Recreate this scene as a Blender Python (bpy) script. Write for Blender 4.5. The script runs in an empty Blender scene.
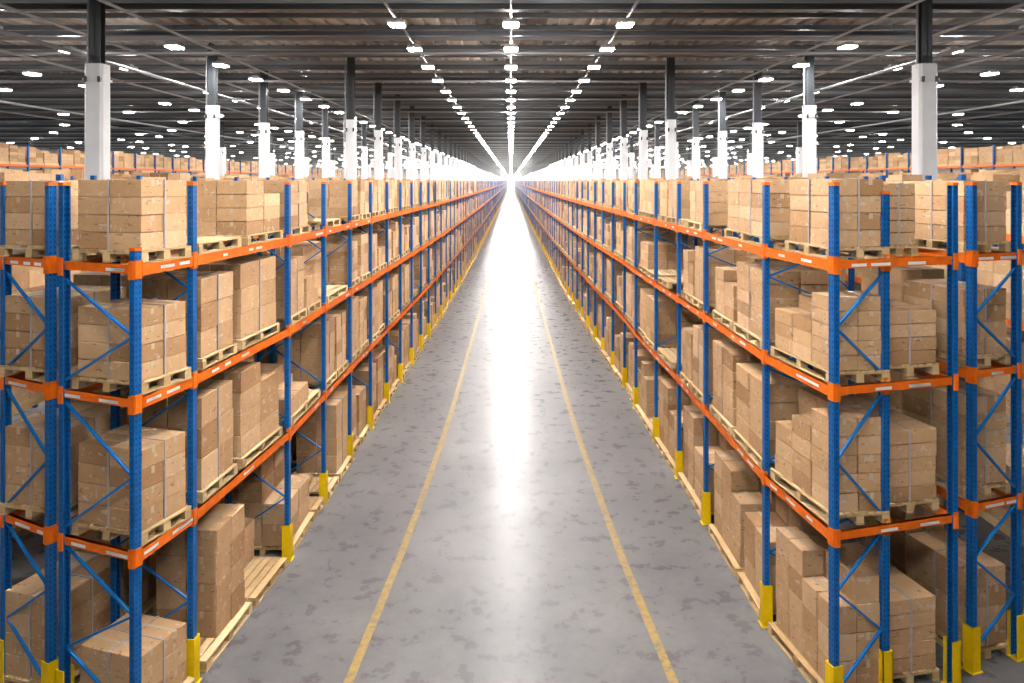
import bpy, bmesh, math, random
import numpy as np
from mathutils import Vector, Matrix

# ------------------------------------------------------------------ camera, world, exposure
SC = bpy.context.scene
COL = SC.collection
FPX = 780.0
CAMH = 5.8
cd = bpy.data.cameras.new('camera')
cam = bpy.data.objects.new('camera', cd)
COL.objects.link(cam)
cam.location = (0, 0, CAMH)
cam.rotation_euler = (math.pi / 2, 0, 0)
cd.sensor_width = 36.0
cd.lens = FPX / 1024 * 36.0
cd.shift_x = 1.0 / 1024
cd.shift_y = -160.5 / 1024
cd.clip_start = 0.05
cd.clip_end = 600
SC.camera = cam
SC.view_settings.view_transform = 'Standard'
SC.view_settings.look = 'None'
SC.view_settings.gamma = 1.0
SC.view_settings.use_curve_mapping = False
SC.view_settings.exposure = 0.28
w = bpy.data.worlds.new('world')
SC.world = w
w.use_nodes = True
w.node_tree.nodes['Background'].inputs[0].default_value = (0.93, 0.97, 1.0, 1)
w.node_tree.nodes['Background'].inputs[1].default_value = 2.0
LIGHT_E = 250.0
SC.cycles.max_bounces = 6
SC.cycles.diffuse_bounces = 1
SC.cycles.use_denoising = True
SC.cycles.sample_clamp_indirect = 4.0

rng = random.Random(11)
HALL_END = 474.0
HALL_X = 62.0
CEIL = CAMH + 4.95

# ------------------------------------------------------------------ materials
def new_mat(name):
    m = bpy.data.materials.new(name)
    m.use_nodes = True
    nt = m.node_tree
    b = nt.nodes['Principled BSDF']
    return m, nt, b

def N(nt, t, **kw):
    n = nt.nodes.new(t)
    for k, v in kw.items():
        setattr(n, k, v)
    return n

def mathn(nt, op, a, b=None, c=None):
    n = nt.nodes.new('ShaderNodeMath')
    n.operation = op
    for i, v in enumerate((a, b, c)):
        if v is None:
            continue
        if isinstance(v, (int, float)):
            n.inputs[i].default_value = v
        else:
            nt.links.new(v, n.inputs[i])
    return n.outputs[0]

def ramp(nt, fac, stops):
    r = nt.nodes.new('ShaderNodeValToRGB')
    els = r.color_ramp.elements
    while len(els) < len(stops):
        els.new(0.5)
    for e, (p, c) in zip(els, stops):
        e.position = p
        e.color = (*c, 1)
    nt.links.new(fac, r.inputs[0])
    return r.outputs[0]

def noise(nt, vec, scale, detail=3, rough=0.55):
    n = nt.nodes.new('ShaderNodeTexNoise')
    n.inputs['Scale'].default_value = scale
    n.inputs['Detail'].default_value = detail
    n.inputs['Roughness'].default_value = rough
    if vec is not None:
        nt.links.new(vec, n.inputs['Vector'])
    return n.outputs['Fac']

def flat_mat(name, col, rough=0.5, metal=0.0, var=0.0, scale=6.0, spec=0.5):
    m, nt, b = new_mat(name)
    b.inputs['Roughness'].default_value = rough
    b.inputs['Metallic'].default_value = metal
    b.inputs['Specular IOR Level'].default_value = spec
    if var:
        tc = N(nt, 'ShaderNodeTexCoord')
        f = noise(nt, tc.outputs['Object'], scale, 4)
        c = ramp(nt, f, [(0.3, [x * (1 - var) for x in col]), (0.7, [min(1, x * (1 + var)) for x in col])])
        nt.links.new(c, b.inputs['Base Color'])
    else:
        b.inputs['Base Color'].default_value = (*col, 1)
    return m

def card_mat():
    m, nt, b = new_mat('cardboard')
    oi = N(nt, 'ShaderNodeObjectInfo')
    ge = N(nt, 'ShaderNodeNewGeometry')
    r = mathn(nt, 'FRACT', mathn(nt, 'ADD', oi.outputs['Random'], ge.outputs['Random Per Island']))
    base = ramp(nt, r, [(0.0, (0.42, 0.232, 0.108)), (0.25, (0.57, 0.34, 0.17)), (0.5, (0.66, 0.41, 0.22)),
                        (0.75, (0.59, 0.355, 0.18)), (1.0, (0.74, 0.48, 0.275))])
    tc = N(nt, 'ShaderNodeTexCoord')
    f = noise(nt, ge.outputs['Position'], 5.0, 4, 0.6)
    f2 = noise(nt, ge.outputs['Position'], 22.0, 2, 0.5)
    mr = mathn(nt, 'ADD', mathn(nt, 'MULTIPLY', f, 0.34), mathn(nt, 'MULTIPLY', f2, 0.10))
    mr = mathn(nt, 'ADD', mr, 0.78)
    mx = N(nt, 'ShaderNodeVectorMath', operation='SCALE')
    nt.links.new(base, mx.inputs[0])
    nt.links.new(mr, mx.inputs['Scale'])
    # pale scuffs, stickers and tape glints painted into the colour; small dark print
    def stretched(sx, sy, sz, sc, off):
        mp = N(nt, 'ShaderNodeMapping')
        mp.inputs['Scale'].default_value = (sx, sy, sz)
        mp.inputs['Location'].default_value = (off, off * 2, off * 3)
        nt.links.new(ge.outputs['Position'], mp.inputs['Vector'])
        return noise(nt, mp.outputs[0], sc, 2, .5)
    sc = mathn(nt, 'GREATER_THAN', stretched(1, 1, 2.2, 7.0, 3.3), 0.665)
    s2 = mathn(nt, 'GREATER_THAN', stretched(2.5, 2.5, 1, 9.0, 7.1), 0.68)
    sc = mathn(nt, 'MULTIPLY', mathn(nt, 'MAXIMUM', sc, s2), 0.32)
    dk = mathn(nt, 'GREATER_THAN', stretched(1, 1, 3, 11.0, 1.7), 0.68)
    mxs = N(nt, 'ShaderNodeVectorMath', operation='SCALE')
    nt.links.new(mx.outputs[0], mxs.inputs[0])
    nt.links.new(mathn(nt, 'SUBTRACT', 1.0, mathn(nt, 'MULTIPLY', dk, 0.45)), mxs.inputs['Scale'])
    mx = mxs
    mix = N(nt, 'ShaderNodeMix', data_type='RGBA')
    nt.links.new(sc, mix.inputs['Factor'])
    nt.links.new(mx.outputs[0], mix.inputs['A'])
    mix.inputs['B'].default_value = (0.80, 0.74, 0.66, 1)
    nt.links.new(mix.outputs['Result'], b.inputs['Base Color'])
    b.inputs['Roughness'].default_value = 0.62
    b.inputs['Specular IOR Level'].default_value = 0.2
    return m

def wood_mat():
    m, nt, b = new_mat('pallet_wood')
    ge = N(nt, 'ShaderNodeNewGeometry')
    oi = N(nt, 'ShaderNodeObjectInfo')
    r = mathn(nt, 'FRACT', mathn(nt, 'ADD', oi.outputs['Random'], ge.outputs['Random Per Island']))
    f = noise(nt, ge.outputs['Position'], 12.0, 4, 0.6)
    t = mathn(nt, 'ADD', mathn(nt, 'MULTIPLY', r, 0.5), mathn(nt, 'MULTIPLY', f, 0.5))
    c = ramp(nt, t, [(0.1, (0.42, 0.25, 0.10)), (0.5, (0.63, 0.42, 0.20)), (0.9, (0.78, 0.56, 0.31))])
    nt.links.new(c, b.inputs['Base Color'])
    b.inputs['Roughness'].default_value = 0.7
    return m

def post_mat():
    m, nt, b = new_mat('blue_post')
    tc = N(nt, 'ShaderNodeTexCoord')
    s = N(nt, 'ShaderNodeSeparateXYZ')
    nt.links.new(tc.outputs['Object'], s.inputs[0])
    fz = mathn(nt, 'FRACT', mathn(nt, 'DIVIDE', s.outputs['Z'], 0.06))
    hz = mathn(nt, 'MULTIPLY', mathn(nt, 'GREATER_THAN', fz, 0.3), mathn(nt, 'LESS_THAN', fz, 0.75))
    hx = mathn(nt, 'LESS_THAN', mathn(nt, 'ABSOLUTE', mathn(nt, 'SUBTRACT', mathn(nt, 'ABSOLUTE', s.outputs['X']), 0.024)), 0.007)
    hy = mathn(nt, 'LESS_THAN', mathn(nt, 'ABSOLUTE', mathn(nt, 'SUBTRACT', s.outputs['Y'], 0.035)), 0.007)
    hole = mathn(nt, 'MULTIPLY', hz, mathn(nt, 'MAXIMUM', hx, hy))
    f = noise(nt, tc.outputs['Object'], 14.0, 4)
    c = ramp(nt, f, [(0.3, (0.003, 0.085, 0.30)), (0.7, (0.005, 0.13, 0.42))])
    mix = N(nt, 'ShaderNodeMix', data_type='RGBA')
    nt.links.new(mathn(nt, 'MULTIPLY', hole, 0.85), mix.inputs['Factor'])
    nt.links.new(c, mix.inputs['A'])
    mix.inputs['B'].default_value = (0.004, 0.02, 0.07, 1)
    nt.links.new(mix.outputs['Result'], b.inputs['Base Color'])
    b.inputs['Specular IOR Level'].default_value = 0.3
    b.inputs['Roughness'].default_value = 0.38
    return m

def floor_mat():
    m, nt, b = new_mat('polished_concrete')
    ge = N(nt, 'ShaderNodeNewGeometry')
    p = ge.outputs['Position']
    f1 = noise(nt, p, 0.55, 6, 0.62)
    f2 = noise(nt, p, 3.2, 5, 0.65)
    f3 = noise(nt, p, 40.0, 2, 0.5)
    t = mathn(nt, 'ADD', mathn(nt, 'MULTIPLY', f1, 0.6), mathn(nt, 'ADD', mathn(nt, 'MULTIPLY', f2, 0.32), mathn(nt, 'MULTIPLY', f3, 0.08)))
    c = ramp(nt, t, [(0.30, (0.088, 0.084, 0.088)), (0.5, (0.146, 0.139, 0.142)), (0.70, (0.215, 0.206, 0.20))])
    # fine crooked cracks
    mp = N(nt, 'ShaderNodeVectorMath', operation='ADD')
    nn = N(nt, 'ShaderNodeTexNoise')
    nn.inputs['Scale'].default_value = 2.5
    nn.inputs['Detail'].default_value = 4
    nt.links.new(p, nn.inputs['Vector'])
    nt.links.new(p, mp.inputs[0])
    nsc = N(nt, 'ShaderNodeVectorMath', operation='SCALE')
    nt.links.new(nn.outputs['Color'], nsc.inputs[0])
    nsc.inputs['Scale'].default_value = 0.35
    nt.links.new(nsc.outputs[0], mp.inputs[1])
    vo = N(nt, 'ShaderNodeTexVoronoi', feature='DISTANCE_TO_EDGE')
    vo.inputs['Scale'].default_value = 0.7
    nt.links.new(mp.outputs[0], vo.inputs['Vector'])
    crack = mathn(nt, 'LESS_THAN', vo.outputs['Distance'], 0.0035)
    gate = mathn(nt, 'GREATER_THAN', noise(nt, p, 0.8, 2), 0.56)
    crack = mathn(nt, 'MULTIPLY', mathn(nt, 'MULTIPLY', crack, gate), 0.35)
    mix = N(nt, 'ShaderNodeMix', data_type='RGBA')
    nt.links.new(crack, mix.inputs['Factor'])
    nt.links.new(c, mix.inputs['A'])
    mix.inputs['B'].default_value = (0.07, 0.065, 0.065, 1)
    nt.links.new(mix.outputs['Result'], b.inputs['Base Color'])
    ro = mathn(nt, 'ADD', mathn(nt, 'MULTIPLY', f2, 0.20), 0.19)
    nt.links.new(ro, b.inputs['Roughness'])
    b.inputs['Specular IOR Level'].default_value = 0.13
    bp = N(nt, 'ShaderNodeBump')
    bp.inputs['Strength'].default_value = 0.06
    bp.inputs['Distance'].default_value = 0.02
    nt.links.new(f2, bp.inputs['Height'])
    nt.links.new(bp.outputs[0], b.inputs['Normal'])
    return m

def line_mat():
    m, nt, b = new_mat('yellow_floor_paint')
    ge = N(nt, 'ShaderNodeNewGeometry')
    p = ge.outputs['Position']
    f = noise(nt, p, 9.0, 5, 0.7)
    c = ramp(nt, f, [(0.38, (0.15, 0.115, 0.07)), (0.52, (0.31, 0.19, 0.03)), (0.75, (0.42, 0.26, 0.03))])
    nt.links.new(c, b.inputs['Base Color'])
    b.inputs['Roughness'].default_value = 0.4
    return m

def ceil_mat():
    m, nt, b = new_mat('roof_deck')
    ge = N(nt, 'ShaderNodeNewGeometry')
    p = ge.outputs['Position']
    s = N(nt, 'ShaderNodeSeparateXYZ')
    nt.links.new(p, s.inputs[0])
    # panels with randomly differing tone
    cmb = N(nt, 'ShaderNodeCombineXYZ')
    nt.links.new(mathn(nt, 'FLOOR', mathn(nt, 'DIVIDE', s.outputs['X'], 1.1)), cmb.inputs[0])
    nt.links.new(mathn(nt, 'FLOOR', mathn(nt, 'DIVIDE', s.outputs['Y'], 3.5)), cmb.inputs[1])
    wn = N(nt, 'ShaderNodeTexWhiteNoise', noise_dimensions='2D')
    nt.links.new(cmb.outputs[0], wn.inputs['Vector'])
    f = noise(nt, p, 0.8, 5, 0.65)
    t = mathn(nt, 'ADD', mathn(nt, 'MULTIPLY', wn.outputs['Value'], 0.42), mathn(nt, 'MULTIPLY', f, 0.58))
    c = ramp(nt, t, [(0.25, (0.14, 0.14, 0.145)), (0.45, (0.36, 0.35, 0.345)), (0.57, (0.70, 0.66, 0.62)), (0.74, (0.92, 0.88, 0.83))])
    nt.links.new(c, b.inputs['Base Color'])
    b.inputs['Roughness'].default_value = 0.6
    return m

M = dict(
    card=card_mat(), wood=wood_mat(), post=post_mat(), floor=floor_mat(), line=line_mat(), ceil=ceil_mat(),
    blue=flat_mat('blue_paint', (0.004, 0.11, 0.37), 0.4, var=0.15, spec=.3),
    brace=flat_mat('blue_brace', (0.004, 0.16, 0.50), 0.35, 0.0, spec=.3),
    orange=flat_mat('orange_paint', (0.90, 0.165, 0.008), 0.42, var=0.12, scale=9, spec=.3),
    yellow=flat_mat('yellow_guard', (0.98, 0.60, 0.004), 0.42, var=0.08, scale=12, spec=.3),
    tape=flat_mat('packing_tape', (0.66, 0.50, 0.33), 0.25),
    film=flat_mat('strap_plastic', (0.50, 0.46, 0.46), 0.22),
    paper=flat_mat('label_paper', (0.85, 0.84, 0.82), 0.5),
    dark=flat_mat('dark_hole', (0.02, 0.02, 0.02), 0.6),
    white=flat_mat('white_cladding', (0.76, 0.77, 0.79), 0.5, var=0.04, scale=2),
    steel=flat_mat('dark_steel', (0.045, 0.052, 0.06), 0.45, 0.3),
    steel2=flat_mat('grey_steel', (0.13, 0.14, 0.155), 0.4, 0.4),
    galv=flat_mat('galvanised_pipe', (0.30, 0.31, 0.33), 0.5, 0.2),
    wall=flat_mat('wall_panel', (0.55, 0.56, 0.58), 0.7),
    housing=flat_mat('lamp_housing', (0.5, 0.5, 0.5), 0.4, 0.3),
)
m, nt, b = new_mat('lamp_glow')
b.inputs['Base Color'].default_value = (0.9, 0.9, 0.9, 1)
b.inputs['Emission Color'].default_value = (1.0, 0.97, 0.935, 1)
b.inputs['Emission Strength'].default_value = LIGHT_E
M['glow'] = m
M['glow_mid'] = m.copy()
M['glow_mid'].node_tree.nodes['Principled BSDF'].inputs['Emission Strength'].default_value = LIGHT_E * 2.0
M['glow_side'] = m.copy()
M['glow_side'].node_tree.nodes['Principled BSDF'].inputs['Emission Strength'].default_value = LIGHT_E * 0.36

# ------------------------------------------------------------------ mesh helpers
class MB:
    """collects boxes and bars, links them as one mesh object"""
    F = ((0, 3, 2, 1), (4, 5, 6, 7), (0, 1, 5, 4), (1, 2, 6, 5), (2, 3, 7, 6), (3, 0, 4, 7))

    def __init__(s):
        s.v = []
        s.f = []

    def hexa(s, pts):
        n = len(s.v)
        s.v += [tuple(p) for p in pts]
        s.f += [tuple(n + i for i in f) for f in MB.F]

    def box(s, x0, x1, y0, y1, z0, z1):
        s.hexa([(x0, y0, z0), (x1, y0, z0), (x1, y1, z0), (x0, y1, z0), (x0, y0, z1), (x1, y0, z1), (x1, y1, z1), (x0, y1, z1)])

    def obox(s, c, u, v, hu, hv, z0, z1):
        """box on the ground axes u, v (2-D unit vectors) round centre c"""
        q = []
        for z in (z0, z1):
            for a, b_ in ((-1, -1), (1, -1), (1, 1), (-1, 1)):
                q.append((c[0] + u[0] * hu * a + v[0] * hv * b_, c[1] + u[1] * hu * a + v[1] * hv * b_, z))
        s.hexa(q)

    def bar(s, a, b_, wd, ht, up=(0, 0, 1)):
        a, b_ = Vector(a), Vector(b_)
        d = (b_ - a).normalized()
        up = Vector(up)
        if abs(d.dot(up)) > 0.95:
            up = Vector((0, 1, 0))
        x = d.cross(up).normalized() * wd / 2
        y = x.cross(d).normalized() * ht / 2
        s.hexa([a - x - y, a + x - y, a + x + y, a - x + y, b_ - x - y, b_ + x - y, b_ + x + y, b_ - x + y])

    def tube(s, a, b_, r, n=8):
        a, b_ = Vector(a), Vector(b_)
        d = (b_ - a).normalized()
        up = Vector((0, 0, 1)) if abs(d.z) < 0.9 else Vector((1, 0, 0))
        x = d.cross(up).normalized()
        y = x.cross(d)
        k = len(s.v)
        for e in (a, b_):
            for i in range(n):
                t = 2 * math.pi * i / n
                s.v.append(tuple(e + x * math.cos(t) * r + y * math.sin(t) * r))
        for i in range(n):
            j = (i + 1) % n
            s.f.append((k + i, k + j, k + n + j, k + n + i))
        s.f.append(tuple(k + i for i in reversed(range(n))))
        s.f.append(tuple(k + n + i for i in range(n)))

    def mesh(s, name, mat, bevel=0):
        me = bpy.data.meshes.new(name)
        me.from_pydata(s.v, [], s.f)
        bm = bmesh.new()
        bm.from_mesh(me)
        bmesh.ops.recalc_face_normals(bm, faces=bm.faces)
        if bevel:
            bmesh.ops.bevel(bm, geom=bm.edges[:], offset=bevel, segments=2, affect='EDGES', profile=0.6)
        bm.to_mesh(me)
        bm.free()
        me.materials.append(mat)
        return me

    def build(s, name, mat, parent=None, bevel=0, loc=None):
        me = s.mesh(name, mat, bevel)
        return obj(name, me, parent, loc)

def obj(name, me, parent=None, loc=None, rz=0):
    o = bpy.data.objects.new(name, me)
    COL.objects.link(o)
    if loc is not None:
        o.location = loc
    o.rotation_euler = (0, 0, rz)
    if parent is not None:
        o.parent = parent
    return o

def tag(o, label, cat, group=None, kind=None):
    nw = len(label.split())
    if not 4 <= nw <= 16:
        print('LABEL LENGTH', nw, label)
    o['label'] = label
    o['category'] = cat
    if group:
        o['group'] = group
    if kind:
        o['kind'] = kind
    return o

def empty(name, loc=(0, 0, 0), rz=0):
    return obj(name, None, None, loc, rz)

def struct(o):
    o['kind'] = 'structure'
    return o

ONES = 'zeroth first second third fourth fifth sixth seventh eighth ninth tenth eleventh twelfth thirteenth fourteenth fifteenth sixteenth seventeenth eighteenth nineteenth'.split()
TENS = {2: 'twent', 3: 'thirt', 4: 'fort', 5: 'fift', 6: 'sixt', 7: 'sevent', 8: 'eight', 9: 'ninet'}
def nth(n):
    if n < 20:
        return ONES[n]
    if n < 100:
        return TENS[n // 10] + 'ieth' if n % 10 == 0 else TENS[n // 10] + 'y-' + ONES[n % 10]
    return 'hundredth' if n == 100 else 'hundred-and-' + nth(n - 100)

# ------------------------------------------------------------------ the hall
mb = MB(); mb.box(-HALL_X, HALL_X, -30, HALL_END, -0.3, 0); struct(mb.build('floor', M['floor']))
mb = MB()
pts = []
x = -HALL_X
while x < HALL_X:
    for dx, dz in ((0, 0), (.26, 0), (.30, .11), (.46, .11)):
        pts.append((x + dx, CEIL - .12 + dz))
    x += .5
for (xa, za), (xb, zb) in zip(pts, pts[1:]):
    k = len(mb.v)
    mb.v += [(xa, -30, za), (xb, -30, zb), (xb, HALL_END, zb), (xa, HALL_END, za)]
    mb.f.append((k, k + 1, k + 2, k + 3))
mb.box(-HALL_X, HALL_X, -30, HALL_END, CEIL + 0.12, CEIL + 0.3)
struct(mb.build('ceiling', M['ceil']))
for nm, x0 in (('wall_left', -HALL_X - 0.3), ('wall_right', HALL_X)):
    mb = MB(); mb.box(x0, x0 + 0.3, -30, HALL_END, 0, CEIL + 0.3); struct(mb.build(nm, M['wall']))
mb = MB(); mb.box(-HALL_X, HALL_X, -30.3, -30, 0, CEIL + 0.3); struct(mb.build('wall_front', M['wall']))
mb = MB()
DW, DH = 2.0, 9.6  # doorway added to stand in for the bright glow down the aisle
mb.box(-HALL_X, -DW, HALL_END, HALL_END + 0.3, 0, CEIL + 0.3)
mb.box(DW, HALL_X, HALL_END, HALL_END + 0.3, 0, CEIL + 0.3)
mb.box(-DW, DW, HALL_END, HALL_END + 0.3, DH, CEIL + 0.3)
struct(mb.build('wall_back', M['wall']))
mb = MB()
mb.box(-DW - 0.1, -DW + 0.05, HALL_END - 0.05, HALL_END + 0.35, 0, DH)
mb.box(DW - 0.05, DW + 0.1, HALL_END - 0.05, HALL_END + 0.35, 0, DH)
mb.box(-DW - 0.1, DW + 0.1, HALL_END - 0.05, HALL_END + 0.35, DH - 0.05, DH + 0.1)
struct(mb.build('glow_door', M['steel2']))

# yellow lane lines
LINE = [(-5, 2.35), (6, 2.03), (9, 1.89), (12, 1.70), (17.5, 1.53), (21, 1.48), (38, 1.36), (48, 1.30), (80, 1.25), (470, 1.22)]
def interp(tab, z):
    if z <= tab[0][0]:
        return tab[0][1]
    for (a, fa), (b_, fb) in zip(tab, tab[1:]):
        if z <= b_:
            t = (z - a) / (b_ - a)
            return fa + (fb - fa) * t
    return tab[-1][1]
def smooth(tab, z, h=1.6):
    return (interp(tab, z - h) + interp(tab, z) * 2 + interp(tab, z + h)) / 4
for s, wd in ((-1, 'left'), (1, 'right')):
    mb = MB()
    ys = [-4 + i * 0.8 for i in range(60)] + [44 + i * 6 for i in range(71)]
    for a, b_ in zip(ys, ys[1:]):
        xa, xb = s * smooth(LINE, a), s * smooth(LINE, b_)
        mb.hexa([(xa - .055, a, 0.0), (xa + .055, a, 0.0), (xb + .055, b_, 0.0), (xb - .055, b_, 0.0),
                 (xa - .055, a, .003), (xa + .055, a, .003), (xb + .055, b_, .003), (xb - .055, b_, .003)])
    tag(mb.build('floor_line', M['line']), f'worn yellow lane line painted on the concrete along the {wd} side of the aisle', 'floor line', 'painted lane lines')

# ------------------------------------------------------------------ racks: layout
XT = [(8, 3.45), (12, 3.38), (16, 3.31), (20, 3.22), (28, 3.02), (37, 2.87), (50, 2.73), (70, 2.62), (110, 2.52), (240, 2.48)]
LEFT = [(3.84, 8.03), (3.65, 9.01), (3.39, 11.96), (3.35, 14.1), (3.31, 16.2), (3.26, 18.3), (3.21, 20.4)]
RIGHT = [(3.49, 8.5), (3.30, 10.2), (3.27, 13.23), (3.25, 15.26), (3.20, 17.4), (3.15, 19.9)]
def extend(lst, pitch=2.12):
    l = list(lst)
    while l[-1][1] < 466:
        y = l[-1][1] + pitch
        x = smooth(XT, y, 3)
        # ease from the measured start to the smooth curve
        l.append((x - (0.0), y))
    return l
LEFT, RIGHT = extend(LEFT), extend(RIGHT)
TOPS = (CAMH - .92 + .055, CAMH - 2.30 + .055, CAMH - 3.88 + .055)      # beam tops: top, middle, lower
BEAM_H = 0.115
SHELF = ('top shelf', 'middle shelf', 'lower shelf', 'floor level')
LEVZ = (TOPS[0], TOPS[1], TOPS[2], 0.0)

class Row:
    """one run of racking: front (aisle) points, back points, unit axes"""
    def __init__(s, name, side, front, back):
        s.name, s.side = name, side
        s.F = [Vector((side * x, y)) for x, y in front]
        s.B = [Vector((side * x, y)) for x, y in back]

    def bay(s, i):
        a, b_ = s.F[i], s.F[i + 1]
        u = (b_ - a).normalized()
        v = Vector((s.side * u.y, -s.side * u.x))
        return a, u, v, (b_ - a).length

def normal(lst, i, _s=1):
    a = Vector(lst[max(0, i - 1)]); b_ = Vector(lst[min(len(lst) - 1, i + 1)])
    if i == 1:
        a = Vector(lst[1])
    u = (b_ - a).normalized()
    return Vector((u.y, -u.x))
def offset(lst, d):
    return [tuple(Vector(p) + normal(lst, i) * d) for i, p in enumerate(lst)]

DL, DR = 1.0, 1.6
lb = offset(LEFT, DL); lb[0] = (4.86, 8.45)
rb = offset(RIGHT, DR); rb[0] = (5.11, 8.98)
L1 = Row('left rack', -1, LEFT, lb)
R1 = Row('right rack', 1, RIGHT, rb)
NB = 46          # the second runs end where nothing shows of them any more
lf2 = offset(LEFT, DL + .17); lb2 = offset(LEFT, DL + 1.15)
lf2[0] = (5.03, 8.56); lb2[0] = (5.86, 9.02)
rf2 = offset(RIGHT, DR + .17); rb2 = offset(RIGHT, DR + .95)
rf2[0] = (5.43, 9.24); rb2[0] = (6.19, 9.52)
# the second runs face the next aisles: their front is the outer side
L2 = Row('second left rack', -1, [lf2[0]] + lf2[2:NB], [lb2[0]] + lb2[2:NB])
R2 = Row('second right rack', 1, [rf2[0]] + rf2[2:NB], [rb2[0]] + rb2[2:NB])

# ------------------------------------------------------------------ racks: parts
def post_mesh(h):
    mb = MB()
    t = .008; W = .045; D = .07
    # U section: web faces -y, flanges run back to +y, small lips
    prof = [(-W, 0), (W, 0), (W, D), (W - .018, D), (W - .018, D - t), (W - t, D - t), (W - t, t), (-W + t, t),
            (-W + t, D - t), (-W + .018, D - t), (-W + .018, D), (-W, D)]
    n = len(prof)
    mb.v = [(x, y, 0) for x, y in prof] + [(x, y, h) for x, y in prof]
    for i in range(n):
        j = (i + 1) % n
        mb.f.append((i, j, n + j, n + i))
    # end caps as quads
    for q in ((0, 1, 6, 7), (1, 2, 5, 6), (2, 3, 4, 5), (0, 7, 8, 11), (8, 9, 10, 11)):
        mb.f.append(tuple(reversed(q)))
        mb.f.append(tuple(n + k for k in q))
    return mb.mesh('post', M['post'])
_pm = {}
def post_at(p, d, h, parent, name='post'):
    """post at 2-D p whose web faces -d"""
    k = round(h, 2)
    if k not in _pm:
        _pm[k] = post_mesh(h)
    rz = math.atan2(d.y, d.x) - math.pi / 2
    return obj(name, _pm[k], parent, (p.x, p.y, 0), rz)

mb = MB()
gt = .012
mb.box(-.068, .068, -.025, -.025 + gt, 0, .54)
mb.box(-.068, -.068 + gt, -.025, .10, 0, .54)
mb.box(.068 - gt, .068, -.025, .10, 0, .54)
mb.box(-.085, .085, -.045, .12, 0, .012)
GUARD = mb.mesh('post_guard', M['yellow'])
mb = MB()
for z in (.10, .27, .44):
    for x in (-.04, .04):
        mb.box(x - .008, x + .008, -.031, -.024, z - .008, z + .008)
BOLTS = mb.mesh('bolt', M['dark'])
mb = MB(); mb.box(-.048, .048, -.004, .074, 0, .035)
CAP = mb.mesh('post_cap', M['orange'])
mb = MB(); mb.box(-.040, .040, -.010, 0, -.145, .045); mb.box(-.052, -.046, -.010, .04, -.145, .045); mb.box(.046, .052, -.010, .04, -.145, .045)
CONN = mb.mesh('beam_connector', M['orange'])
mb = MB(); mb.box(-.026, .026, -.008, 0, -.15, .04); mb.box(-.030, -.026, -.008, .012, -.15, .04); mb.box(.026, .030, -.008, .012, -.15, .04)
CONNE = mb.mesh('beam_connector', M['orange'])

def zigzag(mb, a, b_, z0, z1, wd=.028, step=.60, flip=False):
    z, k = z0, 1 if flip else 0
    while z + step <= z1 + .01:
        p, q = (a, b_) if k % 2 == 0 else (b_, a)
        mb.bar((p.x, p.y, z + step), (q.x, q.y, z), wd, .022)
        z += step; k += 1

def frame(row, i, root, h, detail, guard_back=False, hfront=None, caps=True, mid=None):
    f, b_ = row.F[i], row.B[i]
    d = (b_ - f).normalized()
    fr = None
    pf = f; pb = b_ - d * .0
    if detail == 0:
        mb = MB()
        p = Vector((-d.y, d.x))
        for q in (f + d * .022, b_ - d * .045):
            mb.obox(q, p, d, .045, .022, 0, h)
        zigzag(mb, f + d * .08, b_ - d * .08, .25, h - .2)
        return mb.build('upright_frame', M['blue'], root)
    fr = empty('upright_frame', (0, 0, 0)); fr.parent = root
    o = post_at(f, d, hfront or h, fr)
    post_at(b_, -d, h, fr)
    c = obj('post_cap', CAP, fr, (f.x, f.y, (hfront or h) - .03), math.atan2(d.y, d.x) - math.pi / 2) if caps else None
    if caps:
        obj('post_cap', CAP, fr, (b_.x, b_.y, h - .03), math.atan2(-d.y, -d.x) - math.pi / 2)
    mb = MB()
    a1, b1 = f + d * .06, b_ - d * .06
    if mid is not None:
        b1 = Vector(mid) - d * .05
    if detail == 2:
        for zt in (TOPS[0] - .2, TOPS[1] - .15, TOPS[2] - .12):
            bot = {0: TOPS[1], 1: TOPS[2], 2: 0.12}[(TOPS[0] - .2, TOPS[1] - .15, TOPS[2] - .12).index(zt)]
            span = (zt - bot - .1) / (2 if bot > .2 else 3)
            z = zt; k = 0
            while z - span > bot:
                p, q = (b1, a1) if k % 2 == 0 else (a1, b1)
                bb = MB(); bb.bar((p.x, p.y, z), (q.x, q.y, z - span), .03, .024)
                bb.build('brace', M['brace'], fr)
                z -= span; k += 1
    else:
        zigzag(mb, a1, b1, .35, h - .2)
        mb.build('brace', M['brace'], fr)
    gs = [(f, d)] + ([(b_, -d)] if guard_back else [])
    for p, dd in gs:
        g = obj('post_guard', GUARD, fr, (p.x, p.y, 0), math.atan2(dd.y, dd.x) - math.pi / 2)
    return fr

def beam(a, b_, nrm, ztop, root, name='beam', conn=True, stickers=0, off=.0, bh=BEAM_H):
    """orange box beam between two 2-D points on the nrm side"""
    u = (b_ - a).normalized()
    L = (b_ - a).length
    bo = None
    mb = MB()
    c = (a + b_) / 2 - nrm * (off - .02)
    mb.obox(c, u, nrm, L / 2 - .052, .022, ztop - bh, ztop)
    mb.obox(c + nrm * .0, u, nrm, L / 2 - .052, .026, ztop - .03, ztop)
    bo = mb.build(name, M['orange'], root)
    if stickers:
        for k in range(stickers):
            t = rng.uniform(.15, .85) * L
            p = a + u * t - nrm * (off - .02 + .0235)
            sb = MB(); sb.obox(p, u, nrm, rng.uniform(.06, .13), .0015, ztop - .075, ztop - .042)
            sb.build('sticker', M['paper'], bo)['label'] = 'white paper location sticker on the beam'
    return bo

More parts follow.
